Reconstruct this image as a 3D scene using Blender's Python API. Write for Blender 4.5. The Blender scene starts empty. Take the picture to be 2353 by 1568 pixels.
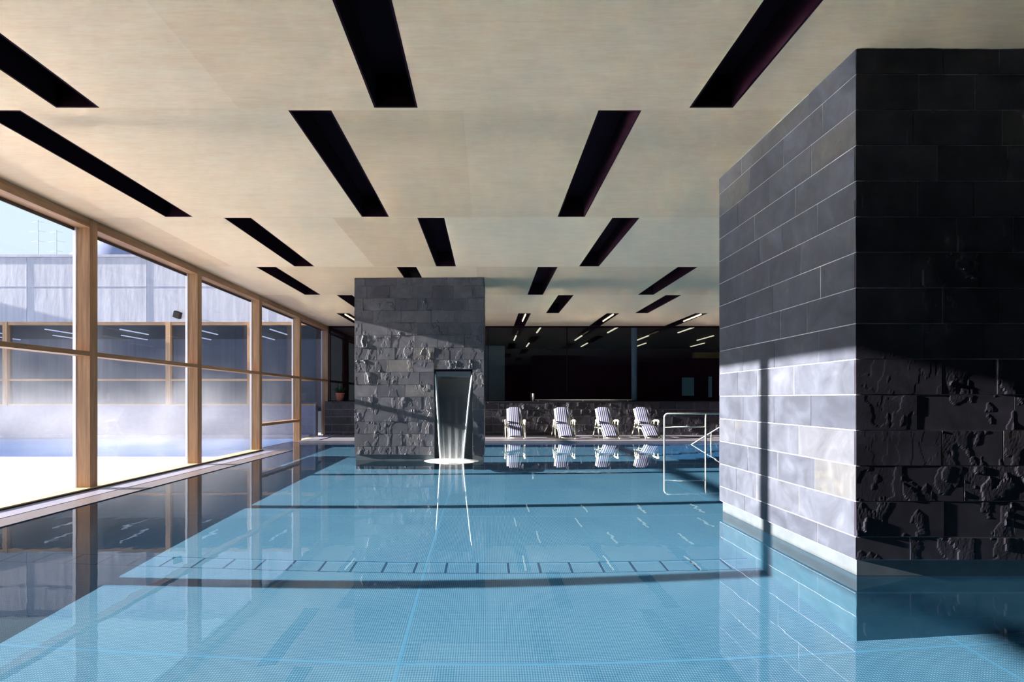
import bpy, bmesh, math, random
from mathutils import Vector, noise
random.seed(11)
sc = bpy.context.scene
C = sc.collection
R = math.radians

# ------------------------------------------------------------ camera, world, sun, exposure
cam = bpy.data.cameras.new('camera')
co = bpy.data.objects.new('camera', cam)
C.objects.link(co)
co.location = (0, 0, 1.5)
co.rotation_euler = (math.pi / 2, 0, 0)
cam.sensor_width = 36
cam.lens = 18.54
cam.shift_x = 0.0236
cam.shift_y = 0.0565
cam.clip_end = 3000
sc.camera = co

sc.view_settings.view_transform = 'Standard'
sc.view_settings.look = 'None'
sc.view_settings.exposure = 0.12
sc.view_settings.gamma = 1.0
sc.view_settings.use_curve_mapping = False

SUN = 36.0
SKY = 1.2
w = bpy.data.worlds.new('world')
sc.world = w
w.use_nodes = True
nt = w.node_tree
bg = nt.nodes['Background']
tc = nt.nodes.new('ShaderNodeTexCoord')
sx = nt.nodes.new('ShaderNodeSeparateXYZ')
rp = nt.nodes.new('ShaderNodeValToRGB')
rp.color_ramp.elements[0].position = 0.0
rp.color_ramp.elements[0].color = (0.66, 0.76, 0.82, 1)
rp.color_ramp.elements[1].position = 0.9
rp.color_ramp.elements[1].color = (0.20, 0.38, 0.85, 1)
e = rp.color_ramp.elements.new(0.42)
e.color = (0.58, 0.75, 0.88, 1)
nt.links.new(tc.outputs['Generated'], sx.inputs[0])
nt.links.new(sx.outputs['Z'], rp.inputs[0])
nt.links.new(rp.outputs[0], bg.inputs[0])
bg.inputs[1].default_value = SKY

sl = bpy.data.lights.new('sun', 'SUN')
sl.energy = SUN
sl.angle = R(0.53)
sl.color = (1.0, 0.93, 0.84)
so = bpy.data.objects.new('sun', sl)
C.objects.link(so)
so.location = (-20, 5, 8)
so.rotation_euler = Vector((1, .042, -.237)).to_track_quat('-Z', 'Y').to_euler()
sl.cycles.is_caustics_light = True
sl.cycles.use_multiple_importance_sampling = False

cy = sc.cycles
cy.max_bounces = 10
cy.diffuse_bounces = 5
cy.glossy_bounces = 4
cy.transmission_bounces = 6
cy.transparent_max_bounces = 24
cy.volume_bounces = 1
cy.sample_clamp_indirect = 0
cy.blur_glossy = 0.0
cy.volume_step_rate = 2.0
cy.volume_max_steps = 64

P = 3.2                    # building module
ZC = 4.45                  # ceiling
XW = -6.5                  # room face of the window wall
POST = [-7.3 + P * i for i in range(10)]      # 5.5, 8.7, 11.9, 15.1, 18.3, 21.5
POST = [y for y in POST if y < 22]
DEPTH = -1.5


# ------------------------------------------------------------ node helpers
def mat(name):
    m = bpy.data.materials.new(name)
    m.use_nodes = True
    return m, m.node_tree, m.node_tree.nodes['Principled BSDF']


def N(t, typ, **k):
    n = t.nodes.new(typ)
    for a, b in k.items():
        if a in n.inputs:
            n.inputs[a].default_value = b
        else:
            setattr(n, a, b)
    return n


def L(t, a, b):
    t.links.new(a, b)


def noise_tex(t, scale, detail=4, vec=None, stretch=None, rough=.55, dist=0):
    n = N(t, 'ShaderNodeTexNoise')
    n.inputs['Scale'].default_value = scale
    n.inputs['Detail'].default_value = detail
    n.inputs['Roughness'].default_value = rough
    n.inputs['Distortion'].default_value = dist
    if vec is None:
        vec = N(t, 'ShaderNodeTexCoord').outputs['Object']
    if stretch:
        mp = N(t, 'ShaderNodeMapping')
        mp.inputs['Scale'].default_value = stretch
        L(t, vec, mp.inputs[0])
        vec = mp.outputs[0]
    L(t, vec, n.inputs['Vector'])
    return n.outputs[0]


def ramp(t, fac, *stops):
    r = N(t, 'ShaderNodeValToRGB')
    els = r.color_ramp.elements
    while len(els) < len(stops):
        els.new(.5)
    for el, (p, c) in zip(els, stops):
        el.position = p
        el.color = (*c, 1) if len(c) == 3 else c
    L(t, fac, r.inputs[0])
    return r.outputs[0]


def math_n(t, op, a, b=None, c=None):
    n = N(t, 'ShaderNodeMath')
    n.operation = op
    for i, v in enumerate((a, b, c)):
        if v is None:
            continue
        if isinstance(v, (int, float)):
            n.inputs[i].default_value = v
        else:
            L(t, v, n.inputs[i])
    return n.outputs[0]


def mixc(t, fac, a, b, mode='MIX'):
    n = N(t, 'ShaderNodeMix')
    n.data_type = 'RGBA'
    n.blend_type = mode
    for s, v in ((0, fac), (6, a), (7, b)):
        if isinstance(v, (int, float)):
            n.inputs[s].default_value = v
        elif isinstance(v, tuple):
            n.inputs[s].default_value = (*v, 1)
        else:
            L(t, v, n.inputs[s])
    return n.outputs[2]


def bump(t, p, h, strength=.3, dist=.01):
    b = N(t, 'ShaderNodeBump')
    b.inputs['Strength'].default_value = strength
    b.inputs['Distance'].default_value = dist
    L(t, h, b.inputs['Height'])
    L(t, b.outputs[0], p.inputs['Normal'])
    return b


def simple(name, col, rough=.5, metal=0, spec=.5, var=.12, vs=6):
    m, t, p = mat(name)
    f = noise_tex(t, vs)
    a = tuple(max(0, c * (1 - var)) for c in col)
    b = tuple(min(1, c * (1 + var)) for c in col)
    L(t, ramp(t, f, (.3, a), (.7, b)), p.inputs['Base Color'])
    p.inputs['Roughness'].default_value = rough
    p.inputs['Metallic'].default_value = metal
    p.inputs['Specular IOR Level'].default_value = spec
    return m


def emis(name, col, s):
    m, t, p = mat(name)
    p.inputs['Base Color'].default_value = (*col, 1)
    p.inputs['Emission Color'].default_value = (*col, 1)
    p.inputs['Emission Strength'].default_value = s
    return m


M = {}


def wood(name, c0, c1, c2, axis, rough=.45):
    m, t, p = mat(name)
    s = {'x': (1, 14, 14), 'y': (14, 1, 14), 'z': (14, 14, .7)}[axis]
    f = noise_tex(t, 1.6, 6, stretch=s, dist=.6)
    g = noise_tex(t, .6, 2, stretch=tuple(min(v, 5) for v in s))
    a = ramp(t, f, (.3, c0), (.55, c1), (.75, c2))
    L(t, mixc(t, .25, a, ramp(t, g, (.35, c0), (.65, c2))), p.inputs['Base Color'])
    p.inputs['Roughness'].default_value = rough
    bump(t, p, f, .08, .004)
    return m


wc = ((.27, .13, .055), (.42, .23, .11), (.58, .36, .20))
M['wood_z'] = wood('larch_upright', *wc, 'z')
M['wood_y'] = wood('larch_along', *wc, 'y')
M['wood_x'] = wood('larch_across', *wc, 'x')


def make_ceiling_mat():
    m, t, p = mat('birch_panels')
    tcx = N(t, 'ShaderNodeTexCoord').outputs['Object']
    at = N(t, 'ShaderNodeAttribute')
    at.attribute_name = 'panel'
    f = noise_tex(t, 1.1, 5, tcx, (1.2, 6, 1), dist=.4)
    f2 = noise_tex(t, 5, 6, tcx, (1, 9, 1), dist=.8)
    a = ramp(t, f, (.3, (.84, .64, .44)), (.55, (.87, .70, .50)), (.75, (.88, .75, .57)))
    b = ramp(t, f2, (.35, (.74, .54, .35)), (.6, (.83, .68, .50)))
    c = mixc(t, .45, a, b)
    tint = ramp(t, at.outputs['Fac'], (0, (.84, .79, .73)), (.5, (.95, .93, .90)), (1, (1, 1, 1)))
    L(t, mixc(t, 1.0, c, tint, 'MULTIPLY'), p.inputs['Base Color'])
    p.inputs['Roughness'].default_value = .5
    p.inputs['Specular IOR Level'].default_value = .25
    bump(t, p, f2, .03, .002)
    return m


M['wood_sunlit'] = wood('sunlit_larch_sill', (.62, .45, .25), (.70, .54, .33), (.78, .63, .42), 'y')  # sill wood lightened to stand in for strong sun on it
M['ceiling'] = make_ceiling_mat()


def slate(name, base, rough=.45, rugged=1.0, veins=1.0, spec=.35):
    m, t, p = mat(name)
    o = N(t, 'ShaderNodeTexCoord').outputs['Object']
    at = N(t, 'ShaderNodeAttribute')
    at.attribute_name = 'tile'
    # every tile carries its own shift of the figure
    cmb = N(t, 'ShaderNodeCombineXYZ')
    k = math_n(t, 'MULTIPLY', at.outputs['Fac'], 37.0)
    for i in range(3):
        L(t, k, cmb.inputs[i])
    va = N(t, 'ShaderNodeVectorMath')
    L(t, o, va.inputs[0])
    L(t, cmb.outputs[0], va.inputs[1])
    v = va.outputs[0]
    f = noise_tex(t, 3.0, 6, v, rough=.6, dist=.9)
    g = noise_tex(t, 1.3, 3, v, dist=1.5)
    b = base
    dark = tuple(c * .68 for c in b)
    lite = tuple(c * 1.45 for c in b)
    c = ramp(t, f, (.32, dark), (.55, b), (.75, lite))
    tv = ramp(t, at.outputs['Fac'], (0, (.72, .74, .80)), (.5, (.95, .97, 1.0)), (.88, (1.15, 1.15, 1.15)),
              (.97, (1.28, 1.2, 1.0)))
    c = mixc(t, 1.0, c, tv, 'MULTIPLY')
    rust = ramp(t, g, (.62, (0, 0, 0)), (.72, (1, 1, 1)))
    rb = math_n(t, 'MULTIPLY', rust, math_n(t, 'GREATER_THAN', at.outputs['Fac'], .72))
    c = mixc(t, math_n(t, 'MULTIPLY', rb, .35), c, tuple(x * y for x, y in zip(b, (2.1, 1.75, 1.15))))
    L(t, c, p.inputs['Base Color'])
    p.inputs['Roughness'].default_value = rough
    p.inputs['Specular IOR Level'].default_value = spec
    # split cleft relief: ridged, with terraces and crack lines
    h = noise_tex(t, 2.6, 8, v, (1, 1, .7), rough=.62, dist=1.3)
    terr = math_n(t, 'SNAP', h, .09)
    vo = N(t, 'ShaderNodeTexNoise')
    vo.inputs['Scale'].default_value = 1.9
    vo.inputs['Detail'].default_value = 3
    vo.inputs['Distortion'].default_value = .5
    L(t, v, vo.inputs['Vector'])
    rd = math_n(t, 'ABSOLUTE', math_n(t, 'SUBTRACT', vo.outputs[0], .5))
    crack = math_n(t, 'SUBTRACT', 1.0, math_n(t, 'MINIMUM', math_n(t, 'MULTIPLY', rd, 22.0), 1.0))
    hh = math_n(t, 'ADD', math_n(t, 'MULTIPLY', h, .5), math_n(t, 'MULTIPLY', terr, .9))
    hh = math_n(t, 'ADD', hh, math_n(t, 'MULTIPLY', crack, .12 * veins))
    amt = ramp(t, at.outputs['Fac'], (.0, (.25, .25, .25)), (.5, (.6, .6, .6)), (.9, (1, 1, 1)))
    hh = math_n(t, 'MULTIPLY', hh, amt)
    bump(t, p, hh, min(1, .55 * rugged), .035 * rugged)
    return m


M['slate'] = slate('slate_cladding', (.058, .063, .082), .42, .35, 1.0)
M['slate_shaded'] = slate('slate_shaded_front', (.026, .024, .033), .5, .25, .3, .15)  # front tiles darkened to carry the shade on that face of the pillar
M['slate_split'] = slate('slate_split_face', (.088, .088, .105), .6, .35, .6)
M['slate_wall'] = slate('slate_low_wall', (.038, .034, .046), .6, .4, .6)
M['grout'] = simple('pale_grout', (.46, .47, .54), .8, var=.15, vs=20)
M['grout_dim'] = simple('dusty_grout', (.30, .30, .35), .8, var=.3, vs=5)
M['plinth'] = simple('brushed_steel_plinth', (.085, .10, .115), .45, .1, .3)
M['steel'] = simple('satin_steel', (.66, .63, .55), .35, .25)
M['void'] = simple('black_lining', (.016, .003, .010), .8, spec=.1)
M['shade_plum'] = simple('plum_shade_tone', (.10, .022, .065), .55, spec=.2)  # plum-black tone stands in for darkness in the unlit rooms
M['shaded_ceiling'] = simple('shaded_gallery_ceiling', (.10, .06, .055), .6, spec=.2)  # gallery ceiling darkened for the sunlight that does not reach it
M['green_panel'] = simple('grey_green_panel', (.20, .26, .27), .4)
M['column_paint'] = simple('blue_grey_column_paint', (.20, .27, .33), .35)
M['deck_stone'] = simple('pale_deck_stone', (.21, .20, .24), .45, var=.18, vs=2)
M['gutter'] = simple('grey_gutter_stone', (.17, .145, .155), .35, var=.1)
M['gutter_pale'] = simple('pale_gutter_trim', (.30, .29, .38), .3, var=.1)
M['bead'] = simple('white_glazing_bead', (.6, .6, .66), .4, var=.03)
M['black'] = simple('black_rubber', (.015, .013, .015), .6)
M['white_plastic'] = simple('cream_white_plastic', (.62, .60, .47), .35, var=.04)
M['terracotta'] = simple('terracotta', (.32, .10, .08), .7)
M['leaf'] = simple('dark_green_leaf', (.03, .06, .03), .5, var=.4)
M['lamp_on'] = emis('warm_fluorescent_tube', (1.0, .86, .62), .95)
M['lamp_out'] = emis('cool_strip_lamp', (.90, .92, 1.0), .8)
M['lit_glass'] = emis('dim_lit_green_glass', (.05, .11, .13), .2)
M['gal_wood'] = simple('ochre_timber_panel', (.42, .30, .10), .5)
M['mast'] = simple('galvanised_mast', (.22, .26, .32), .5)
M['hill'] = simple('distant_hillside', (.20, .23, .36), .9, var=.25, vs=.02)
M['floodlight'] = simple('dark_grey_housing', (.012, .012, .015), .8, spec=.1)
M['roof'] = simple('roof_edge_metal', (.30, .30, .38), .5)
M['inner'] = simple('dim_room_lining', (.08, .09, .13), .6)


def concrete():
    m, t, p = mat('board_marked_concrete')
    o = N(t, 'ShaderNodeTexCoord').outputs['Object']
    f = noise_tex(t, 2.0, 6, o, (1, 1, .35))
    st = noise_tex(t, 3.0, 3, o, (2.2, 1, .06))
    a = ramp(t, f, (.3, (.33, .33, .38)), (.7, (.45, .45, .50)))
    b = ramp(t, st, (.35, (.31, .31, .38)), (.65, (.50, .50, .55)))
    L(t, mixc(t, .4, a, b), p.inputs['Base Color'])
    p.inputs['Roughness'].default_value = .8
    bump(t, p, f, .5, .02)
    return m


M['concrete'] = concrete()


def deck_out():
    m, t, p = mat('glossy_terrace')
    f = noise_tex(t, .9, 5, stretch=(.6, 3, 1))
    L(t, ramp(t, f, (.3, (.74, .74, .75)), (.7, (.84, .84, .84))), p.inputs['Base Color'])
    p.inputs['Roughness'].default_value = .27
    p.inputs['Specular IOR Level'].default_value = 1.0
    bump(t, p, f, .1, .01)
    return m


M['terrace'] = deck_out()


def pool_floor():
    m, t, p = mat('studded_pool_floor')
    o = N(t, 'ShaderNodeTexCoord').outputs['Object']
    s = N(t, 'ShaderNodeSeparateXYZ')
    L(t, o, s.inputs[0])
    PX = .021

    def dots(ax):
        return math_n(t, 'ABSOLUTE', math_n(t, 'SINE', math_n(t, 'MULTIPLY', s.outputs[ax], math.pi / PX)))
    d = math_n(t, 'MULTIPLY', dots(0), dots(1))
    dot = math_n(t, 'GREATER_THAN', d, .52)

    def line(ax, off, pitch, half):
        q = math_n(t, 'PINGPONG', math_n(t, 'SUBTRACT', s.outputs[ax], off), pitch / 2)
        return math_n(t, 'LESS_THAN', q, half)
    seam = math_n(t, 'MAXIMUM', line(0, -.73, 4.63, .014), line(1, 4.33, 2.0, .014))
    y = s.outputs[1]
    instrip = math_n(t, 'MULTIPLY', math_n(t, 'GREATER_THAN', y, 6.05), math_n(t, 'LESS_THAN', y, 6.36))
    joint = math_n(t, 'MULTIPLY', instrip, line(0, -.122, .365, .014))
    edge = math_n(t, 'LESS_THAN', math_n(t, 'MINIMUM', math_n(t, 'ABSOLUTE', math_n(t, 'SUBTRACT', y, 6.05)),
                                         math_n(t, 'ABSOLUTE', math_n(t, 'SUBTRACT', y, 6.36))), .008)
    n = noise_tex(t, .9, 4, o)
    base = ramp(t, n, (.3, (.05, .15, .26)), (.7, (.075, .185, .29)))
    lite = ramp(t, n, (.3, (.155, .315, .42)), (.7, (.19, .355, .45)))
    c = mixc(t, dot, base, lite)
    c = mixc(t, seam, c, (.10, .27, .42))
    c = mixc(t, math_n(t, 'MAXIMUM', joint, edge), c, (.012, .06, .13))
    L(t, c, p.inputs['Base Color'])
    p.inputs['Roughness'].default_value = .6
    p.inputs['Specular IOR Level'].default_value = .2
    return m


M['pool_floor'] = pool_floor()
M['sunlit_plinth'] = simple('sunlit_blue_plinth', (.11, .27, .36), .5, var=.1, spec=.3)  # paler blue for the underwater plinth, standing in for sunlight in the water
M['pool_wall'] = simple('blue_pool_lining', (.05, .17, .33), .6, spec=.2)


def water():
    m, t, p = mat('pool_water')
    p.inputs['Base Color'].default_value = (.80, .93, 1.0, 1)
    p.inputs['Transmission Weight'].default_value = 1
    p.inputs['Roughness'].default_value = 0.0
    p.inputs['IOR'].default_value = 1.333
    f = noise_tex(t, 1.3, 3, stretch=(1, .7, 1))
    f2 = noise_tex(t, 7, 2)
    h = math_n(t, 'ADD', f, math_n(t, 'MULTIPLY', f2, .07))
    bump(t, p, h, .085, .02)
    return m


M['water'] = water()


def outdoor_water():
    m, t, p = mat('outdoor_pool_water')
    p.inputs['Base Color'].default_value = (.09, .17, .36, 1)
    p.inputs['Roughness'].default_value = .14
    p.inputs['IOR'].default_value = 1.33
    f = noise_tex(t, 1.6, 4)
    bump(t, p, f, .25, .05)
    return m


M['snow'] = simple('old_snow', (.78, .78, .80), .95, spec=.05)
M['water_out'] = outdoor_water()


def glass(name, tint, tra=None):
    m, t, p = mat(name)
    t.nodes.remove(p)
    out = t.nodes['Material Output']
    tr = N(t, 'ShaderNodeBsdfTransparent')
    tr.inputs[0].default_value = (*tint, 1)
    gl = N(t, 'ShaderNodeBsdfGlossy')
    gl.inputs['Roughness'].default_value = .0
    # Schlick reflectance from the angle alone, the same for both faces of the pane
    lw_ = N(t, 'ShaderNodeLayerWeight')
    lw_.inputs[0].default_value = .5
    k5 = math_n(t, 'POWER', lw_.outputs['Facing'], 5.0)
    mx = N(t, 'ShaderNodeMixShader')
    L(t, math_n(t, 'ADD', math_n(t, 'MULTIPLY', k5, .8), .025), mx.inputs[0])
    L(t, tr.outputs[0], mx.inputs[1])
    L(t, gl.outputs[0], mx.inputs[2])
    L(t, mx.outputs[0], out.inputs[0])
    return m


M['glass'] = glass('clear_glass', (.98, .985, .99))
M['glass_dark'] = glass('tinted_glass', (.80, .84, .88))
M['glass_far'] = glass('far_glass', (.75, .80, .90))


def fall_mat():
    m, t, p = mat('falling_water')
    t.nodes.remove(p)
    out = t.nodes['Material Output']
    o = N(t, 'ShaderNodeTexCoord').outputs['Object']
    n = noise_tex(t, 4, 4, o, (14, 1, .35))
    s = N(t, 'ShaderNodeSeparateXYZ')
    L(t, o, s.inputs[0])
    g = math_n(t, 'MULTIPLY', math_n(t, 'SUBTRACT', .95, s.outputs[2]), .85)  # whiter low down, carrying the sunlight on the foaming sheet
    a = math_n(t, 'MULTIPLY', n, math_n(t, 'MAXIMUM', g, .015))
    tr = N(t, 'ShaderNodeBsdfTransparent')
    tr.inputs[0].default_value = (.90, .95, .97, 1)
    gl = N(t, 'ShaderNodeBsdfGlossy')
    gl.inputs['Roughness'].default_value = .08
    df = N(t, 'ShaderNodeBsdfDiffuse')
    df.inputs[0].default_value = (.9, .9, .93, 1)
    tl = N(t, 'ShaderNodeBsdfTranslucent')
    tl.inputs[0].default_value = (.9, .9, .93, 1)
    m0 = N(t, 'ShaderNodeMixShader')
    m0.inputs[0].default_value = .45
    L(t, df.outputs[0], m0.inputs[1])
    L(t, tl.outputs[0], m0.inputs[2])
    m1 = N(t, 'ShaderNodeMixShader')
    m1.inputs[0].default_value = .06
    L(t, tr.outputs[0], m1.inputs[1])
    L(t, gl.outputs[0], m1.inputs[2])
    m2 = N(t, 'ShaderNodeMixShader')
    L(t, a, m2.inputs[0])
    L(t, m1.outputs[0], m2.inputs[1])
    L(t, m0.outputs[0], m2.inputs[2])
    L(t, m2.outputs[0], out.inputs[0])
    return m


M['fall'] = fall_mat()
M['foam'] = simple('white_foam', (.95, .95, .95), .5, var=.04, vs=30)


def foam_soft():
    m, t, p = mat('foaming_water')
    f = noise_tex(t, 9, 4)
    p.inputs['Base Color'].default_value = (.95, .95, .95, 1)
    p.inputs['Subsurface Weight'].default_value = 0
    L(t, ramp(t, f, (.25, (.55, .55, .55)), (.5, (1, 1, 1))), p.inputs['Alpha'])
    return m


M['foam_soft'] = foam_soft()


def stripes():
    m, t, p = mat('blue_white_striped_cloth')
    o = N(t, 'ShaderNodeTexCoord').outputs['Object']
    s = N(t, 'ShaderNodeSeparateXYZ')
    L(t, o, s.inputs[0])
    q = math_n(t, 'PINGPONG', math_n(t, 'ADD', s.outputs[0], 5.0), .0375)
    st = math_n(t, 'LESS_THAN', q, .0185)
    n = noise_tex(t, 60, 2, o)
    c = mixc(t, st, (.36, .36, .46), (.012, .018, .075))
    L(t, mixc(t, .12, c, n, 'MULTIPLY'), p.inputs['Base Color'])
    p.inputs['Roughness'].default_value = .8
    return m


M['stripes'] = stripes()


def steam_mat():
    m, t, p = mat('rising_steam')
    t.nodes.remove(p)
    out = t.nodes['Material Output']
    o = N(t, 'ShaderNodeTexCoord').outputs['Object']
    n = noise_tex(t, .35, 2, o, (1, 1, 1.3), dist=.6)
    s = N(t, 'ShaderNodeSeparateXYZ')
    L(t, o, s.inputs[0])
    fall = math_n(t, 'MAXIMUM', math_n(t, 'SUBTRACT', 1.0, math_n(t, 'MULTIPLY', s.outputs[2], .22)), .10)
    fall = math_n(t, 'POWER', fall, 1.6)
    d = math_n(t, 'MULTIPLY', math_n(t, 'MAXIMUM', math_n(t, 'SUBTRACT', n, .45), .008), fall)
    d = math_n(t, 'MULTIPLY', d, .30)
    v = N(t, 'ShaderNodeVolumePrincipled')
    v.inputs['Color'].default_value = (.94, .94, 1, 1)
    v.inputs['Anisotropy'].default_value = .2
    L(t, d, v.inputs['Density'])
    L(t, v.outputs[0], out.inputs['Volume'])
    return m


M['steam'] = steam_mat()


# ------------------------------------------------------------ mesh builder
class MB:
    def __init__(s):
        s.v, s.f, s.sm, s.at = [], [], [], []
        s.val = 0.5

    def quad(s, a, b, c, d):
        i = len(s.v)
        s.v += [tuple(a), tuple(b), tuple(c), tuple(d)]
        s.f.append((i, i + 1, i + 2, i + 3))
        s.sm.append(False)
        s.at.append(s.val)
        return s

    def box(s, x0, x1, y0, y1, z0, z1):
        i = len(s.v)
        s.v += [(x0, y0, z0), (x1, y0, z0), (x1, y1, z0), (x0, y1, z0),
                (x0, y0, z1), (x1, y0, z1), (x1, y1, z1), (x0, y1, z1)]
        for f in ((0, 3, 2, 1), (4, 5, 6, 7), (0, 1, 5, 4), (1, 2, 6, 5), (2, 3, 7, 6), (3, 0, 4, 7)):
            s.f.append(tuple(i + k for k in f))
            s.sm.append(False)
            s.at.append(s.val)
        return s

    def tube(s, pts, r, seg=8, cap=True):
        pts = [Vector(p) for p in pts]
        rs = r if isinstance(r, (list, tuple)) else [r] * len(pts)
        i0 = len(s.v)
        prev = None
        for k, p in enumerate(pts):
            d = (pts[min(k + 1, len(pts) - 1)] - pts[max(k - 1, 0)]).normalized()
            if prev is None:
                u = d.cross(Vector((0, 0, 1)))
                if u.length < .01:
                    u = d.cross(Vector((0, 1, 0)))
            else:
                u = prev - d * prev.dot(d)
            u.normalize()
            prev = u
            w_ = d.cross(u)
            for j in range(seg):
                a = 2 * math.pi * j / seg
                s.v.append(tuple(p + (u * math.cos(a) + w_ * math.sin(a)) * rs[k]))
        n = len(pts)
        for k in range(n - 1):
            for j in range(seg):
                a = i0 + k * seg + j
                b = i0 + k * seg + (j + 1) % seg
                s.f.append((a, b, b + seg, a + seg))
                s.sm.append(True)
                s.at.append(s.val)
        if cap:
            s.f.append(tuple(i0 + j for j in range(seg))[::-1])
            s.f.append(tuple(i0 + (n - 1) * seg + j for j in range(seg)))
            s.sm += [False, False]
            s.at += [s.val, s.val]
        return s

    def lathe(s, prof, cx, cy, seg=24):
        i0 = len(s.v)
        for r, z in prof:
            for j in range(seg):
                a = 2 * math.pi * j / seg
                s.v.append((cx + r * math.cos(a), cy + r * math.sin(a), z))
        for k in range(len(prof) - 1):
            for j in range(seg):
                a = i0 + k * seg + j
                b = i0 + k * seg + (j + 1) % seg
                s.f.append((a, b, b + seg, a + seg))
                s.sm.append(True)
                s.at.append(s.val)
        return s

    def build(s, name, m, parent=None, loc=None, attr=None, bevel=0):
        me = bpy.data.meshes.new(name)
        org = Vector(loc) if loc else Vector((0, 0, 0))
        me.from_pydata([tuple(Vector(v) - org) for v in s.v], [], s.f)
        me.polygons.foreach_set('use_smooth', s.sm)
        if attr:
            a = me.attributes.new(attr, 'FLOAT', 'FACE')
            a.data.foreach_set('value', s.at)
        me.materials.append(M[m] if isinstance(m, str) else m)
        o = bpy.data.objects.new(name, me)
        C.objects.link(o)
        o.location = org
        if parent:
            o.parent = parent
        if bevel:
            b = o.modifiers.new('bevel', 'BEVEL')
            b.width = bevel
            b.segments = 2
            b.limit_method = 'ANGLE'
        return o


def B(name, m, dims, parent=None, bevel=0, loc=None):
    return MB().box(*dims).build(name, m, parent, bevel=bevel, loc=loc)


def tag(o, label, cat, group=None, kind=None):
    o['label'] = label
    o['category'] = cat
    if group:
        o['group'] = group
    if kind:
        o['kind'] = kind
    return o


def thing(name, label, cat, loc=(0, 0, 0), group=None):
    o = bpy.data.objects.new(name, None)
    o.empty_display_size = .2
    C.objects.link(o)
    o.location = loc
    return tag(o, label, cat, group)


def struct(o, label=None, cat=None):
    o['kind'] = 'structure'
    if label:
        o['label'] = label
        o['category'] = cat
    return o


def kid(mb, name, m, root, **k):
    """mesh given in world coordinates, parented to a root that stands at root.location"""
    o = mb.build(name, m, None, **k)
    o.parent = root
    o.location = o.location - root.location
    return o


# ------------------------------------------------------------ ceiling with its slots
ROWY = [5.34 + P * k for k in range(-3, 8)]      # ends of the rows
GAP = .05


def rows():
    out = []
    for k in range(-3, 6):
        y1 = 5.34 + P * k
        y0 = y1 - P + GAP
        odd = (k % 2 != 0)
        out.append((k, y0, y1, odd))
    return out


slots = []
SW = .44
SLOT_X = {0: [-4.37, -1.15, 2.04], 1: [-5.22, -2.04, 1.13], 2: [-4.30, -1.15, 2.03], 3: [-5.18, -2.04, 1.12, 4.25],
          4: [-4.30, 2.00, 5.06], 5: [-5.22, 1.05, 4.10, 7.15]}
for k, y0, y1, odd in rows():
    for x in SLOT_X.get(k, []):
        slots.append((k, x, x + SW, y0, y1))
# even rows: row A is k=0
cm = MB()
XR = 15.0
YB = -8.0
prev_y = YB
for k, y0, y1, odd in rows():
    cm.val = .5
    if y0 > prev_y + .001:
        cm.box(-6.75, XR, prev_y, y0, ZC, ZC + .12)
    row = sorted([s for s in slots if s[0] == k], key=lambda s: s[1])
    x = -6.75
    for s in row:
        mid = (s[1] + s[2]) / 2 - P / 2
        if mid > x + .1 and k >= 0 and mid < s[1]:
            cm.val = random.random()
            cm.box(x, mid, y0, y1, ZC, ZC + .12)
            x = mid
        cm.val = random.random()
        cm.box(x, s[1], y0, y1, ZC, ZC + .12)
        x = s[2]
    cm.box(x, XR, y0, y1, ZC, ZC + .12)
    prev_y = y1
ceil = cm.build('ceiling', 'ceiling', attr='panel')
struct(ceil)
struct(B('ceiling_roof', 'void', (-6.75, XR + .2, YB, 31.2, ZC + .45, ZC + .75)))
struct(B('ceiling_gallery', 'shaded_ceiling', (-6.75, XR, 21.34, 31, ZC, ZC + .12)))
struct(B('trim_8', 'concrete', (-6.95, -6.78, YB, 21.6, ZC - .1, ZC + .8)))

# unlit and lit recessed slots, each its own thing
ROWWORD = {0: 'nearest row', 1: 'second row from the camera', 2: 'third row from the camera', 3: 'fourth row from the camera',
           4: 'fifth row, just before the lit slots'}
PLACE = {3: ['leftmost', 'middle', 'rightmost'], 4: ['leftmost', 'second from left', 'third from left', 'rightmost']}


def slot_thing(x0, x1, y0, y1, label, lit=False, group='dark ceiling slots'):
    r = thing('ceiling_slot', label, 'ceiling light' if lit else 'ceiling slot', ((x0 + x1) / 2, (y0 + y1) / 2, ZC), group)
    m = MB()
    t = .02
    m.box(x0, x0 + t, y0, y1, ZC - .001, ZC + .35)
    m.box(x1 - t, x1, y0, y1, ZC - .001, ZC + .35)
    m.box(x0 + t, x1 - t, y0, y0 + t, ZC - .001, ZC + .35)
    m.box(x0 + t, x1 - t, y1 - t, y1, ZC - .001, ZC + .35)
    m.box(x0, x1, y0, y1, ZC + .33, ZC + .35)
    kid(m, 'housing', 'void', r)
    return r


def lamp_part(r, x, y0, y1):
    m = MB()
    m.tube([(x, y0, ZC - .012), (x, y1, ZC - .012)], .028, 8)
    t = kid(m, 'lamp_tube', 'lamp_on', r)
    m2 = MB().box(x - .05, x + .05, y0 - .05, y1 + .05, ZC + .02, ZC + .06)
    kid(m2, 'lamp_fitting', 'void', r)


for k, x0, x1, y0, y1 in slots:
    place = PLACE[len(SLOT_X[k])][SLOT_X[k].index(x0)]
    lit = (k == 5)
    if lit:
        lab = f'dark slot with a lit tube before the dark gallery, {place} of four'
    else:
        lab = f'long dark unlit ceiling slot, {ROWWORD[k]}, {place}'
    r = slot_thing(x0, x1, y0, y1, lab, lit, 'lit ceiling slots' if lit else 'dark ceiling slots')
    if lit:
        lamp_part(r, (x0 + x1) / 2 + .04, y0 + .15, y0 + 1.75)

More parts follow.
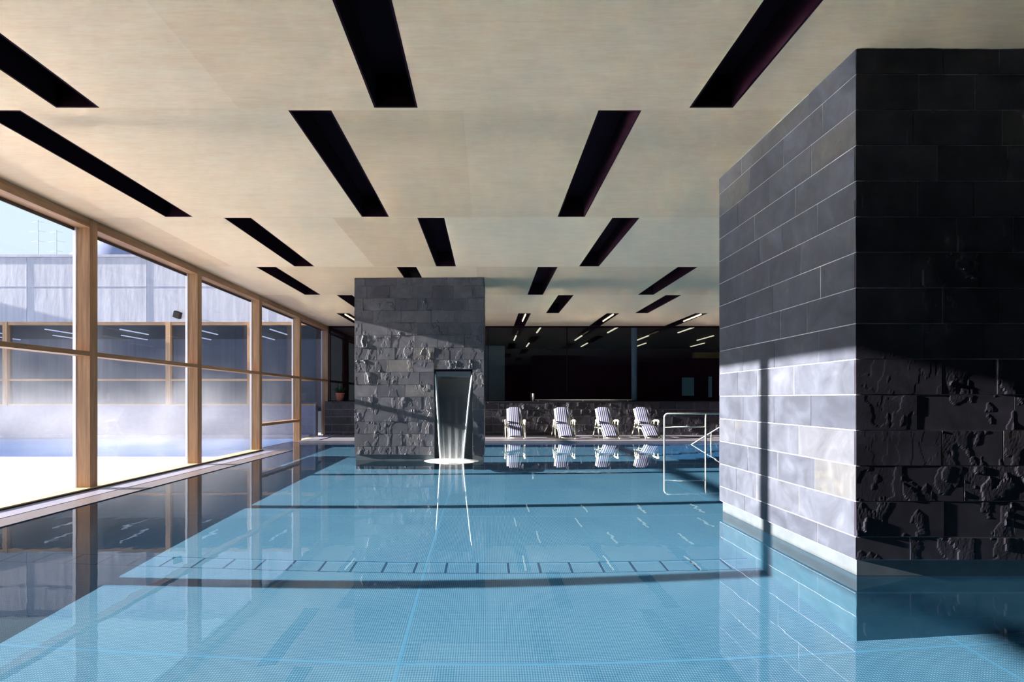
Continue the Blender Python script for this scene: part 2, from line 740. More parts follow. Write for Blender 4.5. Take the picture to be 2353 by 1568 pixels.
gl = [(21.45, 23.2, [(2.15, 'nearest gallery row, leftmost'),
                     (5.27, 'nearest gallery row, middle'),
                     (8.37, 'nearest gallery row, rightmost')]),
      (24.3, 26.2, [(1.30, 'middle gallery row, leftmost'), (4.33, 'middle gallery row, second from the left'),
                    (7.4, 'middle gallery row, third from left'),
                    (10.4, 'middle gallery row, rightmost')]),
      (27.5, 29.4, [(2.15, 'rearmost gallery row, leftmost'), (5.2, 'rearmost gallery row, second from the left'),
                    (8.25, 'rearmost gallery row, third from left'),
                    (11.3, 'rearmost gallery row, rightmost')])]
for y0, y1, ls in gl:
    for x, lab in ls:
        r = thing('strip_light', 'slim glowing warm strip light, ' + lab, 'strip light', (x, (y0 + y1) / 2, ZC), 'strip lights in the dark gallery')
        ft = kid(MB().box(x - .07, x + .07, y0 - .05, y1 + .05, ZC - .021, ZC - .001), 'lamp_fitting', 'void', r)
        tb = kid(MB().box(x - .03, x + .03, y0, y1, ZC - .06, ZC - .021), 'lamp_tube', 'lamp_on', r)
        tb.parent = ft
        tb.location = (0, 0, 0)


# ------------------------------------------------------------ pool
def slab(name, m, dims):
    return struct(B(name, m, dims))


pf = MB().quad((-14.2, -4, DEPTH), (13, -4, DEPTH), (13, 18, DEPTH), (-14.2, 18, DEPTH)).build('floor', 'pool_floor')
struct(pf)
pf.cycles.is_caustics_receiver = True
pw = MB()
pw.box(-14.4, -14.2, -4, 18.25, DEPTH, -.21)
pw.box(-14.2, 13.2, 18.0, 18.25, DEPTH, -.10)
pw.box(13.0, 13.25, -4, 18.0, DEPTH, -.10)
pw = pw.build('wall_pool', 'pool_wall')
struct(pw)
pw.cycles.is_caustics_receiver = True

# water: a fine sheet over the indoor basin, extended unseen below the terrace to let the sun refract in
wm = MB()
wm.quad((-14, -3.99, 0), (12.99, -3.99, 0), (12.99, 17.99, 0), (-14, 17.99, 0))
wo = wm.build('pool_water', 'water')
wo.data.polygons.foreach_set('use_smooth', [True])
tag(wo, 'clear calm blue water filling the indoor pool', 'water', kind='stuff')
wo.cycles.is_caustics_caster = True

# gutter along the window wall (open at the swim-through bay 15.1 .. 18.3)
gm = MB().box(-6.45, -6.05, -8, 15.3, .003, .016)
struct(gm.build('trim_1', 'gutter_pale', bevel=.003))
gm = MB().box(-6.05, -5.66, -8, 15.3, .003, .012)
struct(gm.build('trim_2', 'gutter', bevel=.003))
gm = MB().box(-6.45, -5.9, 18.2, 21, .003, .07)
struct(gm.build('trim_3', 'gutter_pale', bevel=.01))

# far deck with overflow lip and joints
dk = MB()
y = 18.0
for i, dy in enumerate((.32, .62, .62, .62, .8)):
    dk.val = random.random()
    dk.box(-6.45, 15, y, y + dy - .02, -.12, .055 + (.012 if i == 0 else 0))
    y += dy
dk = dk.build('pool_deck', 'deck_stone')
struct(dk)
struct(B('trim_4', 'gutter', (-6.45, 15, 18.25, 21, -.2, .045)))
struct(B('deck_edge', 'deck_stone', (13.0, 15, -8, 18.0, -.2, .055)))


# ------------------------------------------------------------ tile cladding
def joints_random(a, b, lo=.42, hi=.80):
    out = []
    x = a + random.uniform(.15, .6)
    while x < b - .12:
        out.append(x)
        x += random.uniform(lo, hi)
    return out


def clad(mb, plane, u0, u1, z0, z1, pos, sgn, zl0, js=None, j=.008, prot=.012, hole=None, tilt=.002):
    """tiles on a plane.  plane 'y': face at y=pos looking sgn*y, u = x.  plane 'x': face at x=pos, u = y."""
    zs = [z0] + [zl0 + .3 * k for k in range(40) if z0 + .03 < zl0 + .3 * k < z1 - .03] + [z1]
    for r in range(len(zs) - 1):
        a, b = zs[r] + j / 2, zs[r + 1] - j / 2
        if js is not None and (len(zs) - 2 - r) < len(js) and js[len(zs) - 2 - r] is not None:
            cuts = list(js[len(zs) - 2 - r])
            last = max(cuts) if cuts else u0
            x = last + random.uniform(.45, .8)
            while plane == 'y' and x < u1 - .15:
                cuts.append(x)
                x += random.uniform(.45, .8)
        else:
            cuts = joints_random(u0, u1)
        cuts = [u0] + sorted(c for c in cuts if u0 + .05 < c < u1 - .05) + [u1]
        for i in range(len(cuts) - 1):
            c, d = cuts[i] + j / 2, cuts[i + 1] - j / 2
            segs = [(c, d, a, b)]
            if hole:
                hx0, hx1, hz1 = hole
                if a < hz1 and d > hx0 and c < hx1:
                    segs = []
                    aa = max(a, hz1)
                    if b > hz1 + .04:
                        segs.append((max(c, hx0), min(d, hx1), hz1 + .004, b))
                    if c < hx0:
                        segs.append((c, min(hx0, d), a, b))
                    if d > hx1:
                        segs.append((max(hx1, c), d, a, b))
            for (c2, d2, a2, b2) in segs:
                if d2 - c2 < .02:
                    continue
                mb.val = random.random()
                p = prot * random.uniform(.75, 1.15)
                t = [p + random.uniform(-tilt, tilt) for _ in range(4)]
                f = []
                k = [(c2, a2), (d2, a2), (d2, b2), (c2, b2)]
                for (u, z), q in zip(k, t):
                    w_ = pos + sgn * q
                    f.append((u, w_, z) if plane == 'y' else (w_, u, z))
                g = [(u, pos - sgn * .01, z) if plane == 'y' else (pos - sgn * .01, u, z) for (u, z) in k]
                flip = (plane == 'y' and sgn > 0) or (plane == 'x' and sgn < 0)

                def q4(*vv):
                    mb.quad(*(vv[::-1] if flip else vv))
                q4(*f)
                for i2 in range(4):
                    j2 = (i2 + 1) % 4
                    q4(f[i2], g[i2], g[j2], f[j2])
    return mb


def relief(u, z, sd, amp, K):
    p = Vector((u * 1.5 + sd * 31, z * .8 + sd * 17, sd * 53))
    wv = noise.noise_vector(p * 2.1)
    n = noise.noise(p * 2.2 + wv * .45) + .45 * noise.noise(p * 5.5 + wv) + .22 * noise.noise(p * 13) + .10 * noise.noise(p * 31)
    f = n * K
    st = math.floor(f)
    fr = f - st
    st += max(0, (fr - .93) / .07)
    return amp * (st / K + .22 * n + .05 * noise.noise(p * 60))


def clad_relief(mb, u0, u1, z0, z1, ypos, zl0, js=None, j=.008, prot=.014, hole=None, g=.011, amin=.0, amax=.02, K=2.2):
    """split-face tiles on a face looking towards -y, every tile a real relief"""
    flat = MB()
    clad(flat, 'y', u0, u1, z0, z1, ypos, -1, zl0, js, j, prot, hole, 0)
    # every tile of the flat layout is a front face followed by four rims
    for k in range(0, len(flat.f), 5):
        vs = [flat.v[i] for i in flat.f[k]]
        us = [v[0] for v in vs]
        zz = [v[2] for v in vs]
        a, b, c, d = min(us), max(us), min(zz), max(zz)
        y = vs[0][1]
        val = flat.at[k]
        rnd = random.random()
        amp = amin + (amax - amin) * rnd ** 1.3
        nx_ = max(2, int((b - a) / g))
        nz_ = max(2, int((d - c) / g))
        i0 = len(mb.v)
        mb.val = val
        for iz in range(nz_ + 1):
            for ix in range(nx_ + 1):
                uu = a + (b - a) * ix / nx_
                z = c + (d - c) * iz / nz_
                h = max(-.002, min(.035, relief(uu, z, val, amp, K)))
                mb.v.append((uu, y - h, z))
        for iz in range(nz_):
            for ix in range(nx_):
                q0 = i0 + iz * (nx_ + 1) + ix
                mb.f.append((q0, q0 + 1, q0 + nx_ + 2, q0 + nx_ + 1))
                mb.sm.append(False)
                mb.at.append(val)
        rim = [i0 + ix for ix in range(nx_ + 1)] + [i0 + iz * (nx_ + 1) + nx_ for iz in range(1, nz_ + 1)] + \
              [i0 + nz_ * (nx_ + 1) + ix for ix in range(nx_ - 1, -1, -1)] + [i0 + iz * (nx_ + 1) for iz in range(nz_ - 1, 0, -1)]
        nr = len(rim)
        r0 = len(mb.v)
        for i in rim:
            v = mb.v[i]
            mb.v.append((v[0], ypos + .01, v[2]))
        for i in range(nr):
            i2 = (i + 1) % nr
            mb.f.append((rim[i], r0 + i, r0 + i2, rim[i2]))
            mb.sm.append(False)
            mb.at.append(val)
    return mb


# ------------------------------------------------------------ the big pillar on the right
PX0, PX1, PY0, PY1 = 3.095, 6.3, 4.44, 7.06
pil = thing('slate_pillar', 'massive dark slate-tiled pillar standing in the pool at the right, sunlit on its left face',
            'pillar', ((PX0 + PX1) / 2, (PY0 + PY1) / 2, DEPTH))
q = .012
kid(MB().box(PX0 + .008, PX1 - .008, PY0 + .008, PY1 - .008, .14, ZC), 'core', 'grout', pil)
kid(MB().box(PX0 + .035, PX1 - .035, PY0 + .035, PY1 - .035, -.02, .14), 'plinth', 'plinth', pil)
kid(MB().box(PX0 + .035, PX1 - .035, PY0 + .035, PY1 - .035, DEPTH, -.02), 'underwater_plinth', 'sunlit_plinth', pil).cycles.is_caustics_receiver = True
fj = [[2167, 2298], [2112, 2242], [2098, 2305], [2155, 2317], [2110, 2237], [2200, 2330], [2092, 2250], [2167, 2293],
      [2122, 2260], [2165, 2291], [2108, 2331], [2163, 2305], [2073, 2215], [2170, 2331], [2092, 2240]]
fj = [[(x - 1121) / 273. for x in r] for r in fj]
lj = [[1857, 1702], [1888, 1799, 1721], [1863, 1766, 1695], [1826, 1732], [1876, 1796, 1744, 1682], [1838, 1765, 1689],
      [1884, 1775, 1713], [1853, 1792, 1735, 1689], [1880, 1779, 1707], [1823, 1739, 1695], [1863, 1778, 1707],
      [1834, 1739, 1689], [1871, 1786, 1717], [1834, 1736, 1691], [1877, 1758, 1711]]
lj = [[PX0 * 1212 / (x - 1121) for x in r] for r in lj]
kid(clad_relief(MB(), PX0, PX1, .14, ZC - .002, PY0 + q, .035, fj, j=.009), 'front_cladding', 'slate_shaded', pil, attr='tile')
kid(clad(MB(), 'x', PY0, PY1, .14, ZC - .002, PX0 + q, -1, .035, lj, prot=.008, tilt=.001), 'side_cladding', 'slate', pil, attr='tile')
kid(clad(clad(MB(), 'y', PX0, PX1, .14, ZC - .002, PY1 - q, 1, .035), 'x', PY0, PY1, .14, ZC - .002, PX1 - q, 1, .035),
    'rear_cladding', 'slate', pil, attr='tile')

# ------------------------------------------------------------ waterfall pillar
WX0, WX1, WY0, WY1 = -3.22, -.06, 12.82, 13.95
NX0, NX1, NZ = -1.28, -.33, 2.22
wp = thing('slate_pillar', 'square slate-clad pillar in the middle of the pool with a waterfall niche', 'pillar',
           ((WX0 + WX1) / 2, (WY0 + WY1) / 2, DEPTH))
m = MB()
m.box(WX0 + q, NX0, WY0 + q, WY1 - q, .14, ZC)
m.box(NX1, WX1 - q, WY0 + q, WY1 - q, .14, ZC)
m.box(NX0, NX1, WY0 + q, WY1 - q, NZ, ZC)
m.box(NX0, NX1, WY0 + .55, WY1 - q, .14, NZ)
kid(m, 'core', 'grout_dim', wp)
m = MB()
m.box(WX0 + .03, NX0 - .0, WY0 + .03, WY1 - .03, DEPTH, .14)
m.box(NX1, WX1 - .03, WY0 + .03, WY1 - .03, DEPTH, .14)
m.box(NX0, NX1, WY0 + .55, WY1 - .03, DEPTH, .14)
kid(m, 'plinth', 'plinth', wp).cycles.is_caustics_receiver = True
m = clad_relief(MB(), WX0, WX1, .14, ZC - .002, WY0 + q, .047, prot=.018, hole=(NX0, NX1, NZ), g=.016, amin=.006, amax=.026, K=2.2)
kid(m, 'front_cladding', 'slate_split', wp, attr='tile')
m = clad(MB(), 'x', WY0, WY1, .14, ZC - .002, WX0 + q, -1, .047)
m = clad(m, 'x', WY0, WY1, .14, ZC - .002, WX1 - q, 1, .047)
m = clad(m, 'y', WX0, WX1, .14, ZC - .002, WY1 - q, 1, .047)
kid(m, 'side_cladding', 'slate', wp, attr='tile')
m = MB()
m.box(NX0 + .0, NX0 + .015, WY0 + .03, WY0 + .54, .02, NZ - .001)
m.box(NX1 - .015, NX1, WY0 + .03, WY0 + .54, .02, NZ - .001)
m.box(NX0 + .015, NX1 - .015, WY0 + .52, WY0 + .55, -.3, NZ - .001)
kid(m, 'niche_lining', simple('dark_niche_stone', (.035, .045, .055), .4), wp)

# spout, sheet and foam
sp = thing('waterfall_spout', 'flat steel spout at the top of the pillar niche', 'spout', (-.805, WY0 + .2, NZ))
m = MB()
yb, yf = WY0 + .50, WY0 + .01
m.box(NX0 + .03, NX1 - .03, yf + .02, yb, NZ - .05, NZ - .02)
m.box(NX0 + .03, NX0 + .05, yf + .02, yb, NZ - .12, NZ - .02)
m.box(NX1 - .05, NX1 - .03, yf + .02, yb, NZ - .12, NZ - .02)
kid(m, 'spout_box', 'void', sp)
m = MB()
i = len(m.v)
z1, z0 = NZ - .055, NZ - .19
a, b = NX0 + .02, NX1 - .02
m.quad((a + .05, yf + .06, z0), (b - .05, yf + .06, z0), (b, yf + .02, z1), (a, yf + .02, z1))
m.quad((a, yf + .05, z1), (b, yf + .05, z1), (b - .05, yf + .09, z0), (a + .05, yf + .09, z0))
m.quad((a + .05, yf + .09, z0), (b - .05, yf + .09, z0), (b - .05, yf + .06, z0), (a + .05, yf + .06, z0))
m.quad((a, yf + .02, z1), (b, yf + .02, z1), (b, yf + .05, z1), (a, yf + .05, z1))
kid(m, 'spout_lip', 'plinth', sp)

wf = thing('waterfall', 'narrowing sheet of water falling from the niche into the pool', 'waterfall', (-.8, WY0, 0))


def fall_x(z, s):
    t_ = (2.13 - z) / 2.13
    if s < 0:
        return -1.262 + .155 * t_ ** .85
    return -.345 - .215 * t_ ** .85


def fall_y(z):
    return WY0 + .075 - .17 * ((2.13 - z) / 2.13) ** .7


m = MB()
nz, nx = 24, 14
i0 = 0
for a in range(nz + 1):
    z = 2.13 * (1 - a / nz)
    for b in range(nx + 1):
        u = b / nx
        x = fall_x(z, -1) * (1 - u) + fall_x(z, 1) * u
        m.v.append((x, fall_y(z) + .008 * math.sin(u * 23 + z) * (a / nz), z))
for a in range(nz):
    for b in range(nx):
        k = a * (nx + 1) + b
        m.f.append((k, k + 1, k + nx + 2, k + nx + 1))
        m.sm.append(True)
        m.at.append(0)
sh = kid(m, 'water_sheet', 'fall', wf)
md = sh.modifiers.new('thickness', 'SOLIDIFY')
md.thickness = .012
for s in (-1, 1):
    pts = [(fall_x(2.13 * (1 - a / 12), s), fall_y(2.13 * (1 - a / 12)) - .004, 2.13 * (1 - a / 12)) for a in range(13)]
    kid(MB().tube(pts, [.020] * 13, 8), 'water_edge', 'foam', wf)
m = MB()
rings = [(0, .055), (.25, .05), (.40, .042), (.52, .028), (.60, .012), (.66, .002)]
seg = 40
for r, z in rings:
    for j in range(seg):
        a = 2 * math.pi * j / seg
        rr = r * (1 + .10 * noise.noise(Vector((math.cos(a) * 2, math.sin(a) * 2, r * 3))))
        m.v.append((-.845 + rr * math.cos(a), WY0 - .13 + rr * .62 * math.sin(a), z + .012 * noise.noise(Vector((a * 3, r * 9, 1)))))
for k in range(len(rings) - 1):
    for j in range(seg):
        a = k * seg + j
        b = k * seg + (j + 1) % seg
        m.f.append((a, b, b + seg, a + seg))
        m.sm.append(True)
        m.at.append(0)
kid(m, 'foam', 'foam_soft', wf)

# the waterfall pillar is turned slightly so its front catches more sun
for o_ in (sp, wf, wp):
    c_ = Vector(((WX0 + WX1) / 2, (WY0 + WY1) / 2, 0))
    a_ = R(-1.3)
    d_ = Vector((o_.location.x, o_.location.y, 0)) - c_
    o_.location.x = c_.x + d_.x * math.cos(a_) - d_.y * math.sin(a_) - .02
    o_.location.y = c_.y + d_.x * math.sin(a_) + d_.y * math.cos(a_)
    o_.rotation_euler = (0, 0, a_)

# ------------------------------------------------------------ window wall, one window per bay
XO = XW - .24
wn = 0
ords = []
for i in range(len(POST)):
    yc = POST[i]
    y1 = yc - .085                # far end of the bay
    y0 = POST[i - 1] + .085
    if yc < 3:
        continue
    wn += 1
    win = bpy.data.objects.new(f'window_{wn}', None)
    C.objects.link(win)
    win.location = (XW - .12, yc, 0)
    struct(win)
    gate = abs(yc - 18.3) < .01
    pm = MB().box(XO + .02, XW, yc - .085, yc + .085, (.05 if not gate else .003), ZC - .001)
    if abs(yc - 15.1) < .01:
        pm = MB().box(XO + .02, XW, yc - .085, yc + .085, .05, ZC - .001)
    kid(pm, 'window_post', 'wood_z', win, bevel=.004)
    kid(MB().box(XO, XW - .004, y0, y1, ZC - .15, ZC - .001), 'window_header', 'wood_y', win)
    kid(MB().box(XO, XW - .002, y0, y1, 2.20, 2.275), 'transom', 'wood_y', win, bevel=.003)
    # slim white glazing strips against the posts
    g = MB()
    zb = .79 if gate else .05
    for (ya, yb_) in ((y0, y0 + .016), (y1 - .016, y1)):
        g.box(XO - .03, XO + .02, ya, yb_, zb, ZC - .15)
    kid(g, 'glazing_bead', 'bead', win)
    g = MB().box(XO - .02, XO + .0, y0, y1, ZC - .20, ZC - .15)
    kid(g, 'gasket', 'black', win)
    if gate:
        kid(MB().box(XO, XW, y0, y1, .71, .79), 'lower_transom', 'wood_y', win, bevel=.003)
        kid(MB().box(XO + .01, XO + .026, y0, y1, .79, 2.20), 'pane', 'glass', win)
    else:
        s1 = y1 + .17 if abs(yc - 21.5) > .01 else 21.0
        kid(MB().box(XO - .03, XW + .03, y0 - .0, s1, .003, .05), 'window_sill', 'wood_sunlit', win, bevel=.003)
        kid(MB().box(XW + .0305, XW + .04, y0, s1, .004, .034), 'sill_front_strip', 'black', win)  # thin dark strip along the sill front
        kid(MB().box(XO + .01, XO + .026, y0, y1, .05, 2.20), 'pane', 'glass', win)
    kid(MB().box(XO + .01, XO + .026, y0, y1, 2.275, ZC - .15), 'pane', 'glass', win)

# ------------------------------------------------------------ end wall: low slate wall, gallery behind, glazing
lw = MB().box(-6.5, 15, 21.012, 21.75, -.1, 1.36)
lw = lw.build('wall_far', 'grout_dim')
struct(lw)
m = clad_relief(MB(), -6.5, 15, .05, 1.365, 21.012, .18, prot=.018, j=.016, g=.035, amin=.008, amax=.04)
kid(m, 'cladding', 'slate_wall', lw, attr='tile')
struct(B('trim_5', 'slate_wall', (-6.5, 15, 20.985, 21.75, 1.365, 1.40)))
struct(B('floor_gallery', 'shade_plum', (-6.5, 15, 21.75, 31, 1.2, 1.38)))
struct(B('wall_gallery', 'shade_plum', (-6.7, 15.2, 31, 31.2, 1.2, ZC + .1)))
struct(B('wall_right', 'shade_plum', (15, 15.2, -8, 31, -.1, ZC + .4)))
struct(B('wall_back', 'shade_plum', (-6.7, 15.2, -4.2, -4, -1.6, ZC + .4)))
struct(B('wall_light_block', 'shade_plum', (-6.74, -6.5, -4, 2.38, .003, ZC - .001)))  # unseen solid wall, closing these bays to cut light on the pillar
struct(B('wall_left', 'shade_plum', (-6.75, -6.5, 21.6, 31, 0, ZC + .1)))
struct(B('wall_panel', 'green_panel', (-6.5, .84, 26, 26.1, 1.38, 4.12)))
struct(B('trim_6', 'gal_wood', (11.2, 14.9, 28.6, 28.9, 3.72, 4.02)))
# glass screen on the low wall
w8 = bpy.data.objects.new('window_20', None)
C.objects.link(w8)
w8.location = (4, 21.45, 1.4)
struct(w8)
kid(MB().box(-6.45, 15, 21.44, 21.455, 1.42, ZC - .04), 'pane', 'glass_dark', w8)
f = MB().box(-6.45, 15, 21.40, 21.49, ZC - .05, ZC - .001)
f.box(-6.45, 15, 21.40, 21.49, 1.40, 1.43)
for x in (-6.42, -3.2, 0, 3.2, 9.6, 12.8):
    f.box(x, x + .03, 21.42, 21.47, 1.43, ZC - .05)
kid(f, 'window_frame', 'void', w8)
d1 = bpy.data.objects.new('door_1', None)
C.objects.link(d1)
d1.location = (11.75, 30.98, 1.38)
struct(d1)
kid(MB().box(11.4, 12.1, 30.94, 30.97, 1.68, 2.75), 'pane', 'lit_glass', d1)
kid(MB().box(11.3, 12.2, 30.97, 30.999, 1.39, 3.4), 'door_leaf', 'shade_plum', d1)
d2 = bpy.data.objects.new('door_2', None)
C.objects.link(d2)
d2.location = (13.5, 30.98, 1.38)
struct(d2)
kid(MB().box(12.95, 13.15, 30.94, 30.97, 1.6, 2.8), 'pane', 'lit_glass', d2)
kid(MB().box(12.85, 13.7, 30.97, 30.999, 1.39, 3.4), 'door_leaf', 'shade_plum', d2)

rc = thing('round_column', 'slim round blue-grey steel column rising from the low slate wall', 'column', (6.0, 21.62, 1.4))
kid(MB().lathe([(.115, 1.40), (.115, ZC - .002)], 6.0, 21.62, 32), 'shaft', 'column_paint', rc)
kid(MB().lathe([(.0, 1.42), (.17, 1.42), (.17, 1.40)], 6.0, 21.62, 32), 'base_plate', 'column_paint', rc)

lr = thing('low_rail', 'short pale metal post with a low horizontal bar on the low wall', 'rail', (1.82, 21.2, 1.4))
kid(MB().tube([(1.82, 21.2, 1.40), (1.82, 21.2, 1.72)], .05, 10), 'post', 'steel', lr)
kid(MB().box(1.9, 5.8, 21.17, 21.22, 1.44, 1.475), 'bar', 'steel', lr)
for x in (2.0, 3.8, 5.6):
    kid(MB().box(x, x + .04, 21.18, 21.21, 1.40, 1.44), 'bracket', 'steel', lr)

pp = thing('potted_plant', 'small leafy plant in a reddish pot on the far low wall behind the window posts', 'plant', (-5.95, 21.24, 1.4))
kid(MB().lathe([(0, 1.40), (.13, 1.40), (.17, 1.68), (.19, 1.70), (.19, 1.74), (.16, 1.74), (.15, 1.70), (0, 1.70)], -5.95, 21.24, 20), 'pot', 'terracotta', pp)
m = MB()
for k in range(46):
    a = random.uniform(0, 6.28)
    ln = random.uniform(.25, .55)
    el = random.uniform(.5, 1.4)
    d = Vector((math.cos(a) * math.cos(el), min(math.sin(a) * math.cos(el), .3) * .45, math.sin(el)))
    s0 = Vector((-5.95, 21.24, 1.70)) + Vector((d.x, d.y, 0)) * .05
    side = d.cross(Vector((0, 0, 1))).normalized() * random.uniform(.02, .035)
    mid = s0 + d * ln * .6
    tip = s0 + d * ln + Vector((0, 0, -.06))
    m.quad(s0, mid + side, tip, mid - side)
kid(m, 'foliage', 'leaf', pp)

# ------------------------------------------------------------ deck chairs
def chair(loc, label):
    r = thing('deck_chair', label, 'deck chair', loc, 'striped deck chairs on the far deck')
    prof = [(.83, 1.07), (.78, 1.045), (.52, .74), (.28, .46), (.22, .41), (.12, .385), (-.14, .40), (-.24, .40),
            (-.32, .365), (-.52, .23), (-.72, .10), (-.78, .075)]
    hw = [.22, .25, .26, .265, .27, .27, .27, .27, .265, .26, .26, .25]
    th = .055
    m = MB()
    n = len(prof)
    nx = 8
    for side in (0, 1):
        for k in range(n):
            p = Vector(prof[k])
            d = (Vector(prof[min(k + 1, n - 1)]) - Vector(prof[max(k - 1, 0)])).normalized()
            nrm = Vector((d.y, -d.x))
            if nrm.y < 0:
                nrm = -nrm
            for j in range(nx + 1):
                u = -1 + 2 * j / nx
                puff = th * (1 - .75 * abs(u) ** 6)
                off = nrm * (puff * (1 if side == 0 else .0))
                m.v.append((u * hw[k], p.x + off.x, p.y + off.y))
    o = n * (nx + 1)
    for k in range(n - 1):
        for j in range(nx):
            a = k * (nx + 1) + j
            m.f.append((a, a + nx + 1, a + nx + 2, a + 1))
            m.f.append((o + a, o + a + 1, o + a + nx + 2, o + a + nx + 1))
            m.sm += [True, True]
    for k in range(n - 1):
        for j in (0, nx):
            a = k * (nx + 1) + j
            m.f.append((a, o + a, o + a + nx + 1, a + nx + 1))
            m.sm.append(False)
    for j in range(nx):
        for k in (0, n - 1):
            a = k * (nx + 1) + j
            m.f.append((a, a + 1, o + a + 1, o + a))
            m.sm.append(False)
    m.at = [0] * len(m.f)
    m.build('cushion', 'stripes', r)
    # frames
    for s in (-1, 1):
        f = MB().tube([(s * .27, .84, 1.05), (s * .275, .52, .72), (s * .285, .24, .38)], [.017, .02, .02])
        f.build('back_frame', 'white_plastic', r)
        f = MB().tube([(s * .285, .26, .37), (s * .285, -.24, .375), (s * .28, -.48, .23), (s * .28, -.76, .05), (s * .28, -.79, .0)], .02)
        f.build('seat_frame', 'white_plastic', r)
        f = MB().tube([(s * .345, .36, .60), (s * .36, .22, .635), (s * .37, -.12, .64), (s * .37, -.24, .615), (s * .36, -.27, .57)],
                      [.028, .036, .04, .036, .026], 10)
        f.build('armrest', 'white_plastic', r)
        f = MB().tube([(s * .36, -.2, .61), (s * .36, -.16, .35), (s * .365, -.30, .01)], [.027, .024, .022])
        f.build('leg', 'white_plastic', r)
        f = MB().tube([(s * .355, .22, .62), (s * .37, .42, .30), (s * .395, .62, .01)], [.027, .024, .022])
        f.build('leg', 'white_plastic', r)
        f = MB().tube([(s * .28, .18, .37), (s * .36, .16, .36)], .018)
        f.build('bracket', 'white_plastic', r)
    MB().tube([(-.28, .20, .33), (.28, .20, .33)], .018).build('crossbar', 'white_plastic', r)
    MB().tube([(-.27, .82, 1.03), (.27, .82, 1.03)], .018).build('crossbar', 'white_plastic', r)
    MB().tube([(-.28, -.76, .04), (.28, -.76, .04)], .018).build('crossbar', 'white_plastic', r)
    return r


def copy_tree(o, label, loc):
    c = o.copy()
    C.objects.link(c)
    c.location = loc
    c['label'] = label
    for ch in list(o.children):
        d = ch.copy()
        C.objects.link(d)
        d.parent = c
    return c


cl = ['blue and white striped deck chair nearest the waterfall pillar, leftmost of four',
      'blue and white striped deck chair, second from the waterfall pillar',
      'blue and white striped deck chair, third from the waterfall pillar',
      'blue and white striped deck chair beside the steel handrail, rightmost of four']
ZD = .055
c0 = chair((1.02, 19.72, ZD), cl[0])
for i, x in enumerate((2.86, 4.46, 5.95)):
    copy_tree(c0, cl[i + 1], (x, 19.72, ZD))

# ------------------------------------------------------------ handrails and pool steps
hr = thing('handrail', 'steel handrail frame with two bars standing in the water before the deck chairs', 'handrail', (5.2, 14.4, DEPTH))


def bend(cx, cy, cz, r, a0, a1, n=6, ax='xz'):
    return [(cx + r * math.cos(a0 + (a1 - a0) * k / n), cy, cz + r * math.sin(a0 + (a1 - a0) * k / n)) for k in range(n + 1)]


zt = 1.09
pts = [(4.82, 14.4, DEPTH)] + bend(4.92, 14.4, zt - .1, .1, math.pi, math.pi / 2) + [(7.6, 14.4, zt)]
kid(MB().tube(pts, .025, 10), 'top_rail', 'steel', hr)
kid(MB().tube([(5.95, 14.4, DEPTH + .485), (5.95, 14.4, zt)], .027, 10), 'post', 'steel', hr)
kid(MB().tube([(7.55, 14.4, -.28), (7.55, 14.4, zt)], .026, 10), 'post', 'steel', hr)
kid(MB().tube([(4.82, 14.4, .73), (5.95, 14.4, .73)], .02, 8), 'middle_rail', 'steel', hr)
sr = thing('handrail', 'sloping steel handrail running down into the water beyond the upright rail', 'handrail', (7.0, 17.2, DEPTH))
kid(MB().tube([(6.2, 17.3, -.35), (6.72, 17.3, .02), (7.95, 17.3, .78), (9.3, 17.3, .95)], .022, 10), 'top_rail', 'steel', sr)
kid(MB().tube([(7.32, 17.3, -.28), (7.32, 17.3, .38)], .026, 10), 'post', 'steel', sr)
kid(MB().tube([(9.2, 17.3, -.05), (9.2, 17.3, .94)], .024, 10), 'post', 'steel', sr)
st = MB()
for k in range(6):
    st.box(5.2 + .5 * k, 12.97, 14.2, 17.97, DEPTH + .24 * k, DEPTH + .24 * (k + 1) - .001)
st = st.build('pool_steps', 'pool_wall')
tag(st, 'submerged steps under the sloping handrail', 'steps')
st.cycles.is_caustics_receiver = True

# ------------------------------------------------------------ outside
FY = 20.7
struct(B('terrace', 'snow', (-18.0, -6.77, -30, 12.7, .004, .035)))
struct(B('bounce_terrace', 'terrace', (-60, -18.0, -40, 12.7, .004, .035)))  # unseen glossy ground, added to bounce sunlight onto the ceiling
struct(B('terrace_curb', 'concrete', (-40, -6.77, 12.7, 13.25, .004, .045)))
struct(MB().box(-40, -6.9, 13.25, 20.3, .002, .006).build('outdoor_pool', 'water_out'))
struct(B('trim_7', 'gutter_pale', (-32, -6.9, 20.3, FY - .001, -.3, .12)))
struct(B('ground', 'terrace', (-400, 400, 31.5, 700, -2.2, -2.0)))

bw = thing('building', 'concrete wing with a timber-framed window band across the outdoor pool', 'building', (-20, FY + 3, 0))
m = MB()
m.box(-32, -6.76, FY, FY + .3, 4.52, 7.06)
m.box(-32, -6.76, FY + 5.8, FY + 6, -.2, 7.06)
kid(m, 'wall', 'concrete', bw)
kid(MB().box(-32, -6.76, FY, FY + .3, -.2, 1.24), 'base_wall', simple('haze_violet_wall', (.20, .20, .29), .8), bw)  # violet tone carries the steamy haze in front of the base wall
kid(MB().box(-32, -6.76, FY - .05, FY + .35, 7.06, 7.16), 'roof_edge', 'roof', bw)
kid(MB().box(-32, -6.76, FY + .3, FY + 5.8, 4.5, 4.6), 'room_ceiling', 'inner', bw)
kid(MB().box(-32, -6.76, FY + .3, FY + 5.8, 1.0, 1.1), 'room_floor', 'inner', bw)
f = MB()
f.box(-32, -6.76, FY + .02, FY + .2, 4.40, 4.52)
f.box(-32, -6.76, FY + .02, FY + .2, 2.20, 2.28)
f.box(-32, -6.76, FY + .02, FY + .2, 1.22, 1.30)
kid(f, 'window_frame', 'wood_x', bw)
